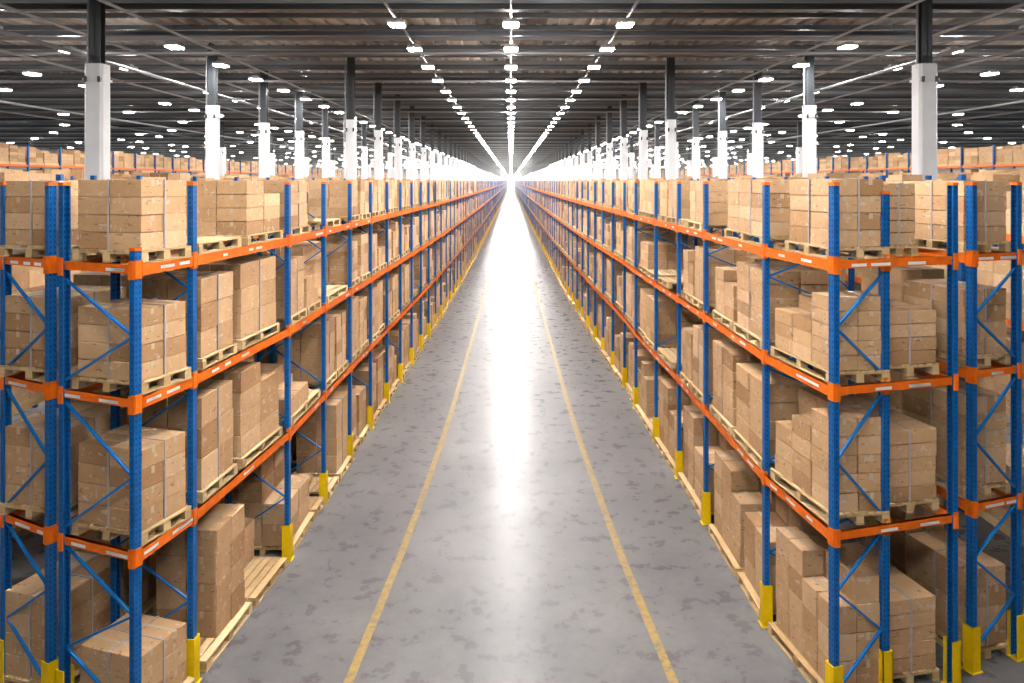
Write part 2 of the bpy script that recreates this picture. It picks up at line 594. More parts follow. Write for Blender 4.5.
def build_row(row, label, h=CAMH - .02, near=13, maxf=99, hfront=None, mid_post=None, back_front=False):
    root = empty('pallet_rack', (0, 0, 0))
    tag(root, label, 'pallet rack', 'long rows of pallet racking')
    n = len(row.F)
    far = MB(); farb = MB()
    nbeam = 33
    for i in range(n):
        d = (row.B[i] - row.F[i]).normalized()
        if i < maxf:
            detail = 2 if i == 0 else (1 if i < near else 0)
            fr = frame(row, i, root, h, detail, guard_back=(i == 0), hfront=hfront if i == 0 else None, mid=mid_post if i == 0 else None)
            if 0 < i and detail == 0:
                pass
        else:
            p = Vector((-d.y, d.x))
            for q in (row.F[i] + d * .02, row.B[i] - d * .045):
                far.obox(q, p, d, .04, .02, 0, h)
        if near <= i:
            # guards of the far posts stay part of their frame colour scheme: separate mesh
            p = Vector((-d.y, d.x))
            gm = far_guard
            gm.obox(row.F[i] + d * .02, p, d, .06, .035, 0, .54)
        if i < near:
            for zt in TOPS:
                rz = math.atan2(d.y, d.x) - math.pi / 2
                obj('beam_connector', CONN, root, (row.F[i].x, row.F[i].y, zt), rz)
    for i in range(n - 1):
        a, u, v, L = row.bay(i)
        bb, bc = row.B[i], row.B[i + 1]
        for li, zt in enumerate(TOPS):
            if i < nbeam:
                beam(a, row.F[i + 1], v, zt, root, 'beam', stickers=(3 if i < 2 else 2) if i < 5 else 0)
                beam(bb, bc, -v, zt, root, 'rear_beam')
            else:
                c = (a + row.F[i + 1]) / 2 + v * .02
                farb.obox(c, u, v, L / 2, .022, zt - BEAM_H, zt)
                if i < 60:
                    c = (bb + bc) / 2 - v * .02
                    farb.obox(c, u, v, L / 2, .022, zt - BEAM_H, zt)
    # beams across the near end
    f, b_ = row.F[0], row.B[0]
    d = (b_ - f).normalized()
    pn = Vector((-d.y, d.x))
    if pn.y < 0: pn = -pn
    for zt in TOPS:
        beam(f, b_, pn, zt + .0, root, 'end_beam', stickers=3, off=.025, bh=.09)
        rz = math.atan2(pn.y, pn.x) - math.pi / 2
        for p, q in ((f, .04), (b_, -.04)):
            obj('beam_connector', CONNE, root, (p.x + d.x * q - pn.x * .055, p.y + d.y * q - pn.y * .055, zt), rz)
    if mid_post:
        p = Vector(mid_post)
        fr = empty('middle_upright'); fr.parent = root
        post_at(p - pn * .03, pn, h - .1, fr)
        obj('post_cap', CAP, fr, (p.x - pn.x * .03, p.y - pn.y * .03, h - .13), math.atan2(pn.y, pn.x) - math.pi / 2)
        obj('post_guard', GUARD, fr, (p.x - pn.x * .03, p.y - pn.y * .03, 0), math.atan2(pn.y, pn.x) - math.pi / 2)
        for zt in TOPS:
            obj('beam_connector', CONN, fr, (p.x - pn.x * .035, p.y - pn.y * .035, zt), math.atan2(pn.y, pn.x) - math.pi / 2)
    if far.v:
        far.build('distant_upright', M['blue'], root)['kind'] = 'stuff'
    if farb.v:
        farb.build('distant_beam', M['orange'], root)['kind'] = 'stuff'
    return root

for row, lab, kw in (
        (L1, 'blue and orange pallet racking lining the left side of the aisle', dict(hfront=5.11)),
        (R1, 'blue and orange pallet racking lining the right side of the aisle', dict(mid_post=(4.2, 8.77))),
        (L2, 'blue and orange racking standing back to back behind the left aisle racking', dict(near=4)),
        (R2, 'blue and orange racking standing back to back behind the right aisle racking', dict(near=4))):
    far_guard = MB()
    r = build_row(row, lab, **kw)
    if far_guard.v:
        far_guard.build('distant_guard', M['yellow'], r)['kind'] = 'stuff'

# ------------------------------------------------------------------ loads: pallets and boxes
PH = 0.13
PALLETS, BOXES, STRAPS = [], [], []      # records

def add_load(row, o, u, v, s0, ln, v0, dp, zb, nx, nz, lay, hh, lev, ordn, cols=None, tape=True, strap=False, jit=.006, front=False, yaw=0, pal=True, over=.04):
    """pallet from s0..s0+ln along the row, v0..v0+dp into it, boxes nx (deep) x nz (along) x layers of height hh;
    cols: number of layers per (ix, iz)"""
    if yaw:
        c, s_ = math.cos(yaw), math.sin(yaw)
        u2 = Vector((u.x * c - u.y * s_, u.x * s_ + u.y * c)); v2 = Vector((v.x * c - v.y * s_, v.x * s_ + v.y * c))
        u, v = u2, v2
    if pal:
        cc = o + u * (s0 + ln / 2) + v * (v0 + dp / 2)
        PALLETS.append(dict(c=cc, u=u, v=v, ln=ln, dp=dp, z=zb, row=row, lev=lev, ord=ordn, n=lay))
    if lay == 0:
        return
    if lev == 3:
        v0 += .05; dp -= .06
    a, d_ = (ln - 2 * over) / nz, (dp - 2 * over) / nx
    rec = []
    for ix in range(nx):
        for iz in range(nz):
            L = cols[ix][iz] if cols else lay
            for k in range(L):
                q = o + u * (s0 + over + a * (iz + .5) + rng.uniform(-jit, jit)) + v * (v0 + over + d_ * (ix + .5) + rng.uniform(-jit, jit))
                g = .014
                rec.append(dict(c=q, z=zb + PH + hh * k, sx=a - g, sy=d_ - g, sz=hh - .005, u=u, v=v, row=row, lev=lev, ord=ordn,
                                ix=ix, iz=iz, k=k, nx=nx, nz=nz, top=(k == L - 1), front=front, L=L, rz=rng.uniform(-.012, .012)))
    BOXES.extend(rec)
    if strap:
        STRAPS.append(dict(o=o, u=u, v=v, s=s0 + over + a * max(1, nz // 2) if nz > 1 else s0 + ln / 2, v0=v0 + over, v1=v0 + dp - over,
                           s0=s0 + over, s1=s0 + ln - over, z0=zb + PH, z1=zb + PH + hh * lay, row=row, lev=lev, ord=ordn,
                           vm=v0 + over + d_ * max(1, nx // 2) if nx > 1 else v0 + dp / 2, full=not cols, both=front))

MAXH = (0.80, 0.98, 1.20, 1.45)
PRE = {}
# measured loads: side -> bay -> level -> list of (s0, len, kind, layers, layer height, nz, nx, cols)
E = 0
PRE['L'] = {
    0: {0: [(.11, .76, 4, .188, 2, 2, None)], 1: [(.11, .76, 4, .19, 2, 2, None)], 2: [(.11, .76, 4, .215, 2, 2, None)], 3: [(.10, .80, 3, .215, 2, 2, None)]},
    1: {0: [(.15, 1.15, 0, 0, 1, 1, None), (1.5, 1.25, 4, .185, 2, 2, [[4, 3], [4, 4]])],
        1: [(.25, .95, 3, .315, 2, 2, None), (1.35, 1.3, 3, .335, 2, 2, None)],
        2: [(.25, .95, 3, .37, 2, 2, None), (1.35, 1.4, 4, .285, 2, 2, [[4, 3], [4, 4]])],
        3: [(.20, 1.30, 4, .335, 3, 2, [[0, 4, 4], [0, 4, 4]]), (1.60, 1.15, 2, .30, 2, 2, [[0, 0], [2, 2]])]},
    2: {0: [(.10, 1.1, 4, .185, 2, 2, None)],
        1: [(.12, .90, 4, .22, 2, 2, None), (1.08, .85, 2, .24, 2, 2, [[2, 1], [2, 2]])],
        2: [(.12, 1.75, 2, .30, 3, 2, [[1, 1, 0], [2, 2, 1]])],
        3: [(.10, 1.30, 4, .33, 2, 2, [[2, 2], [4, 4]]), (1.50, .55, 0, 0, 1, 1, None)]},
    3: {0: [(.15, 1.1, 0, 0, 1, 1, None)],
        1: [(.2, 1.6, 3, .30, 2, 2, [[0, 0], [3, 3]])],
        2: [(.12, .9, 4, .27, 2, 2, None), (1.1, .9, 4, .26, 2, 2, None)],
        3: [(.12, .75, 1, .08, 2, 2, [[0, 0], [1, 1]]), (1.0, 1.0, 4, .33, 2, 2, None)]},
}
PRE['R'] = {
    1: {0: [(.10, 1.80, 4, .19, 3, 2, None)],
        1: [(.12, 1.30, 5, .185, 2, 2, None), (1.50, 1.1, 5, .18, 2, 2, [[3, 4], [4, 5]])],
        2: [(.12, 1.30, 4, .25, 2, 2, [[4, 4], [4, 4]]), (1.50, 1.2, 4, .27, 2, 2, None)],
        3: [(.06, 1.05, 3, .30, 2, 2, [[3, 3], [4, 4]]), (1.20, 1.5, 4, .31, 3, 2, [[3, 4, 4], [4, 4, 4]])]},
    2: {0: [(.25, 1.0, 4, .185, 2, 2, None), (1.35, .62, 0, 0, 1, 1, None)],
        1: [(.10, .9, 4, .235, 1, 2, None), (1.05, .85, 4, .20, 2, 2, [[3, 4], [4, 4]])],
        2: [(.10, .95, 4, .27, 2, 2, None), (1.1, .8, 3, .29, 2, 2, None)],
        3: [(.08, .95, 4, .28, 2, 2, [[3, 3], [4, 4]]), (1.05, .9, 4, .33, 2, 2, None)]},
    3: {0: [(.2, .95, 4, .185, 2, 2, None), (1.2, .8, 4, .18, 2, 2, None)],
        1: [(1.0, 1.0, 0, 0, 1, 1, None)],
        2: [(.6, 1.4, 1, .42, 2, 2, [[0, 0], [1, 1]])],
        3: [(.08, .95, 3, .30, 2, 2, [[3, 3], [4, 4]]), (1.05, .95, 4, .33, 2, 2, None)]},
}

def fill_row(row, key, maxi, dp, protrude=.0, pmiss=.05):
    ords = [0, 0, 0, 0]
    pre = PRE.get(key, {})
    for i in range(min(maxi, len(row.F) - 1)):
        a, u, v, L = row.bay(i)
        for lev in range(4):
            zb = LEVZ[lev]
            vv = (.02 if lev < 3 else -.03) + rng.uniform(-.02, .02)
            if key == 'L' and i == 0: vv = .06 if lev < 3 else .03
            if i > 8: vv -= .045 * min(1, (i - 8) / 6)
            if i in pre and lev in pre[i]:
                for (s0, ln, lay, hh, nz, nx, cols) in pre[i][lev]:
                    ords[lev] += 1
                    add_load(row, a, u, v, s0, ln, vv, dp, zb, nx, nz, lay, hh, lev, ords[lev], cols, strap=i < 4 and lay > 2 and cols is None, yaw=-.12 if key == 'L' and i == 0 else 0, front=(i == 0))
                continue
            if key == 'R' and i == 0:
                continue
            # two pallets in a bay
            m_ = .10
            ln = (L - 2 * m_ - .08) / 2
            for q in range(2):
                ords[lev] += 1
                s0 = m_ + q * (ln + .08)
                r = rng.random()
                hmax = MAXH[lev]
                nz = rng.choice((2, 2, 2, 3)); nx = 2
                if r < .07 and lev > 0 or r < .05:
                    lay, hh, cols = 0, 0, None
                elif r < .25 and lev > 0:
                    lay = 4; hh = hmax / lay * rng.uniform(.85, .95)
                    cols = [[rng.choice((2, 3)) for _ in range(nz)], [4 if rng.random() < .7 else 3 for _ in range(nz)]]
                else:
                    lay = rng.choice((3, 4, 4, 5)); t = rng.uniform(.78, .98) if lev else rng.uniform(.92, .97)
                    hh = hmax * t / lay; cols = None
                    if lev and rng.random() < .2:
                        cols = [[lay - (1 if rng.random() < .5 else 0) for _ in range(nz)] for _ in range(nx)]
                add_load(row, a, u, v, s0 + rng.uniform(-.03, .03), ln, vv + rng.uniform(-.01, .05), dp, zb, nx, nz, lay, hh, lev, ords[lev], cols,
                         yaw=rng.uniform(-.02, .02))
    return ords

fill_row(L1, 'L', 999, .94)
fill_row(R1, 'R', 999, 1.05)

# right end bay: aisle-side loads and wide flat cartons beside them
a, u, v, L = R1.bay(0)
for lev, (lay, hh, cols) in enumerate(((4, .19, None), (5, .165, [[5, 3, 3], [5, 4, 4]]), (5, .21, [[5, 4, 3], [5, 5, 5]]), (4, .31, [[3, 3, 4, 4], [4, 4, 4, 4]]))):
    vv = .06 if lev < 3 else .02
    ln = 1.05 if lev == 0 else 1.42
    nz = 2 if lev == 0 else (4 if lev == 3 else 3)
    add_load(R1, a, u, v, .12, ln, vv, .72, LEVZ[lev], 2, nz, lay, hh, lev, 1, cols, strap=cols is None, front=True, yaw=.03)
for lev, (lay, hh) in enumerate(((5, .142), (4, .155), (5, .165), (5, .168))):
    ln = .8 if lev == 0 else 1.45
    add_load(R1, a, u, v, .24, ln, .80, .50 if lev == 0 else .78, LEVZ[lev], 1, 1 if lev == 0 else 2, lay, hh, lev, 90, None, strap=True, front=True, over=.02, yaw=.10)
# second runs: the loads at their near ends and the dim ones behind
def fill_second(row, key, dp):
    for i in range(len(row.F) - 1):
        a, u, v, L = row.bay(i)
        for lev in range(4):
            if i == 0:
                lay, hh = ((4, .185), (4, .20), (5, .215), (4, .24))[lev]
                if key == 'L2' and lev == 2: lay, hh = 4, .22
                add_load(row, a, u, v, .14, 1.1, .05, dp, LEVZ[lev], 2, 2, lay, hh, lev, 1, None, strap=True, front=True, yaw=row.side * .14)
                add_load(row, a, u, v, 1.42, 1.1, .03, dp, LEVZ[lev], 2, 2, 4, MAXH[lev] * .23, lev, 2, None)
            else:
                n = 2
                ln = (L - .28) / n
                for q in range(n):
                    if rng.random() < .1: continue
                    lay = rng.choice((3, 4, 5))
                    add_load(row, a, u, v, .1 + q * (ln + .08), ln, .03, dp, LEVZ[lev], 2, 2, lay, MAXH[lev] * rng.uniform(.8, .97) / lay, lev, i * 2 + q + 1, None)
fill_second(L2, 'L2', .88)
fill_second(R2, 'R2', .72)

# --- pallets
def pallet_parts(ln, dp):
    """local x along the row, y into the rack, z up"""
    top = MB()
    n = 8
    bw = dp / n
    for k in range(n):
        top.box(-ln / 2, ln / 2, -dp / 2 + bw * k + .008, -dp / 2 + bw * (k + 1) - .008, PH - .02, PH)
    for x in (-ln / 2 + .05, 0, ln / 2 - .05):
        top.box(x - .045, x + .045, -dp / 2 + .008, dp / 2 - .008, PH - .038, PH - .02)
    run = []
    for y in (-dp / 2 + .05, 0, dp / 2 - .05):
        r = MB()
        for x in (-ln / 2 + .055, 0, ln / 2 - .055):
            r.box(x - .05, x + .05, y - .045, y + .045, .018, PH - .038)
        r.box(-ln / 2, ln / 2, y - .045, y + .045, 0, .018)
        run.append(r)
    return top, run
_pc = {}
def pallet_meshes(ln, dp):
    k = (round(ln, 2), round(dp, 2))
    if k not in _pc:
        top, run = pallet_parts(*k)
        _pc[k] = (top.mesh('top_deck', M['wood']), [r.mesh('runner', M['wood']) for r in run])
    return _pc[k]
_pw = {}
def pallet_whole(ln, dp):
    k = (round(ln, 1), round(dp, 1))
    if k not in _pw:
        top, run = pallet_parts(*k)
        for r in run:
            n = len(top.v)
            top.v += r.v
            top.f += [tuple(n + i for i in f) for f in r.f]
        _pw[k] = top.mesh('pallet', M['wood'])
    return _pw[k]

def visible_pallet(p):
    return p['row'] in (L1, R1) or p['ord'] == 1
PALLETS.sort(key=lambda p: (0 if visible_pallet(p) else 1, p['c'].y))
farp = MB()
for n, p in enumerate(PALLETS):
    rz = math.atan2(p['u'].y, p['u'].x)
    loc = (p['c'].x, p['c'].y, p['z'])
    # local y must point into the rack on both sides: the deck is symmetric, so no flip is needed
    if n < 298:
        st = 'empty wooden pallet' if p['n'] == 0 else 'loaded wooden pallet'
        w_ = 'at floor level' if p['lev'] == 3 else 'on the ' + SHELF[p['lev']]
        if p['ord'] == 90:
            lab = f"loaded pallet under wide flat boxes {w_}, near end of {p['row'].name}"
        else:
            lab = f"{st}, {nth(p['ord'])} from near end, {w_} of {p['row'].name}"
        if n < 110:
            t, rs = pallet_meshes(p['ln'], p['dp'])
            e = empty('pallet', loc, rz)
            obj('top_deck', t, e)
            for r_ in rs:
                obj('runner', r_, e)
        else:
            e = obj('pallet', pallet_whole(p['ln'], p['dp']), None, loc, rz)
        tag(e, lab, 'pallet', 'wooden pallets in the racking')
    else:
        if p['c'].y > 120 and p['lev'] < 3 and False:
            continue
        u, v = p['u'], p['v']
        farp.obox(p['c'], u, v, p['ln'] / 2, p['dp'] / 2, p['z'] + PH - .03, p['z'] + PH)
        if p['c'].y < 120:
            for sx in (-1, 0, 1):
                farp.obox(p['c'] + u * (sx * (p['ln'] / 2 - .05)), u, v, .05, p['dp'] / 2, p['z'], p['z'] + PH - .03)
        else:
            farp.obox(p['c'], u, v, p['ln'] / 2 - .05, p['dp'] / 2 - .05, p['z'], p['z'] + PH - .03)
if farp.v:
    tag(farp.build('distant_pallets', M['wood']), 'wooden pallets under the far loads all along both sides of the aisle', 'pallets', kind='stuff')

# --- boxes
def score(b_):
    y = b_['c'].y
    if b_['row'] in (L2, R2):
        if not (b_['front'] and b_['iz'] == 0): return 0
        w_ = b_['sy'] * b_['sz'] * .8
    else:
        w_ = 0
        if b_['ix'] == 0: w_ += b_['sx'] * b_['sz'] * 4 / y * 1.0
        if b_['iz'] == 0 and (b_['front'] or b_['ord'] <= 1): w_ += b_['sy'] * b_['sz']
        elif b_['iz'] == 0: w_ += b_['sy'] * b_['sz'] * .15
        if b_['top'] and b_['lev'] > 0: w_ += b_['sx'] * b_['sy'] * .25
        if b_['ord'] == 90 and b_['iz'] > 0: w_ *= .3
    return w_ / (y * y)
for b_ in BOXES:
    b_['s'] = score(b_)
BOXES.sort(key=lambda q: -q['s'])

def box_mesh(sx, sy, sz):
    mb = MB(); mb.box(-sx / 2, sx / 2, -sy / 2, sy / 2, 0, sz)
    return mb.mesh('cardboard_box', M['card'], bevel=.008)
def tape_mesh(sx, sy, sz):
    """tape over the top seam and a short way down both ends; runs along the longer side"""
    mb = MB(); t = .0012; e = min(.09, sz * .35)
    if sx >= sy:
        mb.box(-sx / 2 - t, sx / 2 + t, -.024, .024, sz, sz + t)
        for s in (-1, 1):
            mb.box(s * sx / 2 - (t if s < 0 else 0), s * sx / 2 + (t if s > 0 else 0), -.024, .024, sz - e, sz + t)
    else:
        mb.box(-.024, .024, -sy / 2 - t, sy / 2 + t, sz, sz + t)
        for s in (-1, 1):
            mb.box(-.024, .024, s * sy / 2 - (t if s < 0 else 0), s * sy / 2 + (t if s > 0 else 0), sz - e, sz + t)
    return mb.mesh('tape', M['tape'])
def label_mesh(sx, sy, sz, side):
    mb = MB(); t = .001
    lw, lh = .05, .035
    # stickers on the end turned to the camera and on the aisle side
    mb.box(sx * .0 - lw + sx * .2, sx * .2 + lw, side * sy / 2 - t, side * sy / 2 + t, sz * .55 - lh, sz * .55 + lh)
    return mb.mesh('shipping_label', M['paper'])
_bm = {}
COLW = {1: ('only',), 2: ('near', 'far'), 3: ('near', 'middle', 'far'), 4: ('nearest', 'second', 'third', 'farthest')}
DEPW = {1: ('full-width',), 2: ('aisle-side', 'inner')}
fb_v, fb_n = [], 0
lrng = random.Random(5)
far_rows = []
for n, q in enumerate(BOXES):
    if n < 299:
        k = (round(q['sx'], 2), round(q['sy'], 2), round(q['sz'], 3))
        if k not in _bm:
            _bm[k] = (box_mesh(*k), tape_mesh(*k), label_mesh(*k, 1), label_mesh(*k, -1))
        me, tp, l1, l2 = _bm[k]
        rz = math.atan2(q['u'].y, q['u'].x) + q['rz']
        o = obj('cardboard_box', me, None, (q['c'].x, q['c'].y, q['z']), rz)
        obj('tape', tp, o)
        if lrng.random() < .4:
            obj('shipping_label', l2 if q['row'].side < 0 and False else (l1 if q['row'].side < 0 else l2), o)
        lv = 'bottom' if q['k'] == 0 else nth(q['k'] + 1)
        col = COLW[q['nz']][q['iz']] + ' ' + DEPW[q['nx']][q['ix']]
        wh = 'floor' if q['lev'] == 3 else SHELF[q['lev']].split()[0]
        pal = 'flat-carton' if q['ord'] == 90 else nth(q['ord'])
        kindw = 'flat box' if q['ord'] == 90 else 'box'
        if wh == 'floor':
            lab = f"{kindw}, {lv} layer, {col} column, {pal} pallet on the floor in {q['row'].name}"
        else:
            lab = f"{kindw}, {lv} layer, {col} column, {pal} pallet on {q['row'].name}'s {wh} shelf"
        tag(o, lab, 'box', 'cardboard boxes stacked on pallets')
    else:
        if q['c'].y > 70 and q['ix'] > 0 and not q['top']:
            continue
        far_rows.append(q)

def boxes_to_mesh(name, recs):
    nb = len(recs)
    V = np.zeros((nb, 8, 3), dtype=np.float32)
    c = np.array([(q['c'].x, q['c'].y) for q in recs]); u = np.array([(q['u'].x, q['u'].y) for q in recs]); v = np.array([(q['v'].x, q['v'].y) for q in recs])
    hx = np.array([q['sx'] / 2 for q in recs]); hy = np.array([q['sy'] / 2 for q in recs])
    z0 = np.array([q['z'] for q in recs]); z1 = z0 + np.array([q['sz'] for q in recs])
    k = 0
    for z in (z0, z1):
        for a_, b2 in ((-1, -1), (1, -1), (1, 1), (-1, 1)):
            V[:, k, :2] = c + u * (hx * a_)[:, None] + v * (hy * b2)[:, None]
            V[:, k, 2] = z
            k += 1
    F = np.array(MB.F)
    base = (np.arange(nb) * 8)[:, None, None]
    FF = (F[None] + base)
    # flip winding where (u, v) is left-handed
    cr = u[:, 0] * v[:, 1] - u[:, 1] * v[:, 0]
    FF[cr < 0] = FF[cr < 0][:, :, ::-1]
    me = bpy.data.meshes.new(name)
    me.vertices.add(nb * 8); me.vertices.foreach_set('co', V.reshape(-1))
    me.loops.add(nb * 24); me.loops.foreach_set('vertex_index', FF.reshape(-1).astype(np.int32))
    me.polygons.add(nb * 6); me.polygons.foreach_set('loop_start', np.arange(nb * 6, dtype=np.int32) * 4)
    me.polygons.foreach_set('loop_total', np.full(nb * 6, 4, dtype=np.int32))
    me.polygons.foreach_set('use_smooth', np.zeros(nb * 6, dtype=bool))
    me.update(); me.validate()
    me.materials.append(M['card'])
    return me

# --- straps round the near loads
srng = random.Random(3)
STRAPS.sort(key=lambda s: s['o'].y + s['s0'])
for s in STRAPS[:34]:
    o_, u, v = s['o'], s['u'], s['v']
    root = None
    t = .004
    wd = .012
    mb = MB()
    ring = []
    def pt(a_, b2): return o_ + u * a_ + v * b2
    # band over the load across its depth, seen on the aisle side
    a_ = s['s']
    mb.obox(pt(a_, s['v0'] - t * 1.5), u, v, wd, t / 2, s['z0'], s['z1'] + t)
    mb.obox(pt(a_, s['v1'] + t * 1.5), u, v, wd, t / 2, s['z0'], s['z1'] + t)
    mb.obox(pt(a_, (s['v0'] + s['v1']) / 2), u, v, wd, (s['v1'] - s['v0']) / 2 + t * 2, s['z1'] + .001, s['z1'] + .003)
    if s['both'] or s['o'].y < 8.6:
        b2 = s['vm']
        mb.obox(pt(s['s0'] - t * 1.5, b2), u, v, t / 2, wd, s['z0'], s['z1'] + t)
        mb.obox(pt(s['s1'] + t * 1.5, b2), u, v, t / 2, wd, s['z0'], s['z1'] + t)
        mb.obox(pt((s['s0'] + s['s1']) / 2, b2), u, v, (s['s1'] - s['s0']) / 2 + t * 2, wd, s['z1'] + .003, s['z1'] + .005)
    where = 'on the floor in' if s['lev'] == 3 else 'on the ' + SHELF[s['lev']] + ' of'
    od = 'flat-carton' if s['ord'] == 90 else nth(s['ord'])
    tag(mb.build('packing_strap', M['film']), f"pale plastic strap round the {od} load {where} the {s['row'].name}", 'strap', 'plastic straps round the loads')

# ------------------------------------------------------------------ racking in the next aisles
ORDB = []
def distant_rack(side, x0, dp, y0, y1, top, levels, label, pitch, boxtop, low=0):
    """levels: beam tops; boxtop: tallest load on the upper level"""
    root = empty('pallet_rack'); tag(root, label, 'pallet rack', 'racking beyond the next aisles')
    n = int((y1 - y0) / pitch)
    F = [(x0, y0 + i * pitch) for i in range(n + 1)]
    B = [(x0 + dp, y) for _, y in F]
    row = Row(label, side, F, B)
    for i in range(min(n + 1, 99)):
        mb = MB()
        for q in (row.F[i], row.B[i]):
            mb.obox(q, Vector((0, 1)), Vector((1, 0)), .05, .045, 0, top)
        mb.build('upright_frame', M['blue'], root)
    for zt in levels:
        for p, q in ((row.F[0], row.F[-1]), (row.B[0], row.B[-1])):
            mb = MB(); mb.obox((p + q) / 2, Vector((0, 1)), Vector((1, 0)), (q - p).length / 2, .028, zt - .12, zt)
            mb.build('beam', M['orange'], root)
    for i in range(n):
        a, u, v, L = row.bay(i)
        for li, zt in enumerate(levels + ((TOPS[2], 0.0) if a.y < low else ())):
            mh = (tuple(boxtop) + (1.1, 1.4))[li]
            k = max(1, round((L - .2) / 1.15))
            ln = (L - .2) / k
            for q in range(k):
                if rng.random() < .06: continue
                lay = rng.choice((3, 4, 4, 5))
                hh = mh * rng.uniform(.72, 1.0) / lay
                nz = 2 if a.y < 110 else 1
                cols = [[lay - (rng.random() < .25) for _ in range(nz)] for _ in range(2)]
                # row object is only a carrier of the side here
                PALLETS_FAR.append((a + u * (.1 + ln * (q + .5)) + v * dp / 2, u, v, ln - .06, dp - .04, zt))
                for ix in range(2):
                    for iz in range(nz):
                        for kk in range(cols[ix][iz]):
                            w2, d2 = (ln - .1) / nz, (dp - .1) / 2
                            ORDB.append(dict(c=a + u * (.15 + ln * q + w2 * (iz + .5)) + v * (.05 + d2 * (ix + .5)), z=zt + PH + hh * kk, sx=w2 - .012, sy=d2 - .012,
                                             sz=hh - .006, u=u, v=v))
PALLETS_FAR = []
for side, wd in ((-1, 'left'), (1, 'right')):
    distant_rack(side, 8.1, 1.0, 11.0, 200, CAMH + .12, (TOPS[1], TOPS[0]), f'lower racking across the next aisle on the {wd}', 3.0, (.95, .95), 50)
    distant_rack(side, 12.2, 1.0, 14.0, 200, CAMH + .12, (TOPS[0],), f'low racking behind the white columns further {wd}', 3.0, (1.05,))
    distant_rack(side, 18.0, 1.0, 20.0, 200, CAMH + .2, (TOPS[0],), f'low racking in front of the tall far racking on the {wd}', 3.0, (1.25,))
    distant_rack(side, 26.0, 1.1, 30.0, 220, CAMH + 1.95, (TOPS[0] + .1, CAMH + .88), f'tall racking rising above all others at the far {wd}', 3.0, (1.4, 1.02))
mb = MB()
for c, u, v, ln, dp, zt in PALLETS_FAR:
    mb.obox(c, u, v, ln / 2, dp / 2, zt, zt + PH)
tag(mb.build('background_pallets', M['wood']), 'wooden pallets under the loads in the racking of the next aisles', 'pallets', kind='stuff')
o = obj('background_boxes', boxes_to_mesh('background_boxes', far_rows + ORDB))
tag(o, 'mass of brown cardboard boxes filling the distant and inner racking', 'boxes', kind='stuff')

# ------------------------------------------------------------------ columns
def column(x, y, wd, ctop, label):
    e = empty('column', (x, y, 0))
    h = CAMH + ctop
    mb = MB(); t = wd / 2
    c = wd * .14
    prof = [(-t, -t + c), (-t + c, -t), (t - c, -t), (t, -t + c), (t, t - c), (t - c, t), (-t + c, t), (-t, t - c)]
    mb.v = [(a_, b2, 0) for a_, b2 in prof] + [(a_, b2, h) for a_, b2 in prof]
    for i in range(8):
        j = (i + 1) % 8
        mb.f.append((i, j, 8 + j, 8 + i))
    mb.f.append(tuple(range(8, 16)))
    mb.build('cladding', M['white'], e)
    if y < 60:
        cb = MB(); cb.box(-t - .015, t + .015, -t - .015, t + .015, h - .42, h - .36)
        cb.build('clamp_band', M['white'], e)
        for sx in (-1, 1):
            bb = MB(); bb.box(sx * t * .72 - .03, sx * t * .72 + .03, -t - .05, -t - .012, h - .46, h - .32)
            bb.build('bracket', M['steel'], e)
    mb = MB(); s = .13
    mb.box(-s, s, -s, -s + .02, h, CEIL); mb.box(-s, s, s - .02, s, h, CEIL); mb.box(-.012, .012, -s, s, h, CEIL)
    mb.build('steel_post', M['steel'], e)
    if y < 60:
        pp = MB(); pp.tube((-s - .07, -.05, h - .1), (-s - .07, -.05, CEIL - .5), .035)
        pp.build('riser_pipe', M['galv'], e)
    tag(e, label, 'column', 'white columns holding the roof')
    return e
for side, wd in ((-1, 'left'), (1, 'right')):
    ya = [19.3, 27.8, 33.6, 39.2, 44.8] + [50.6 + 6 * k for k in range(29)] + [224.6 + 12 * k for k in range(20)]
    for n, y in enumerate(ya):
        x = side * (10.6 + (.03 if n else -.37))
        column(x, y, .46 if n == 0 else .40, 2.88 if n == 0 else (2.68 if n == 1 else 2.5), f'white clad column, {nth(n + 1)} away in the outer line on the {wd}')
    yb = [30 + 6.2 * k for k in range(32)] + [230 + 12.4 * k for k in range(19)]
    for n, y in enumerate(yb):
        column(side * 6.15, y, .36, 2.35, f'slim white column, {nth(n + 1)} away in the inner line on the {wd}')
    for n, y in enumerate([58 + 12 * k for k in range(13)]):
        column(side * 21.5, y, .5, 2.5, f'far white column, {nth(n + 1)} away in the line before the tall racking, {wd} side')

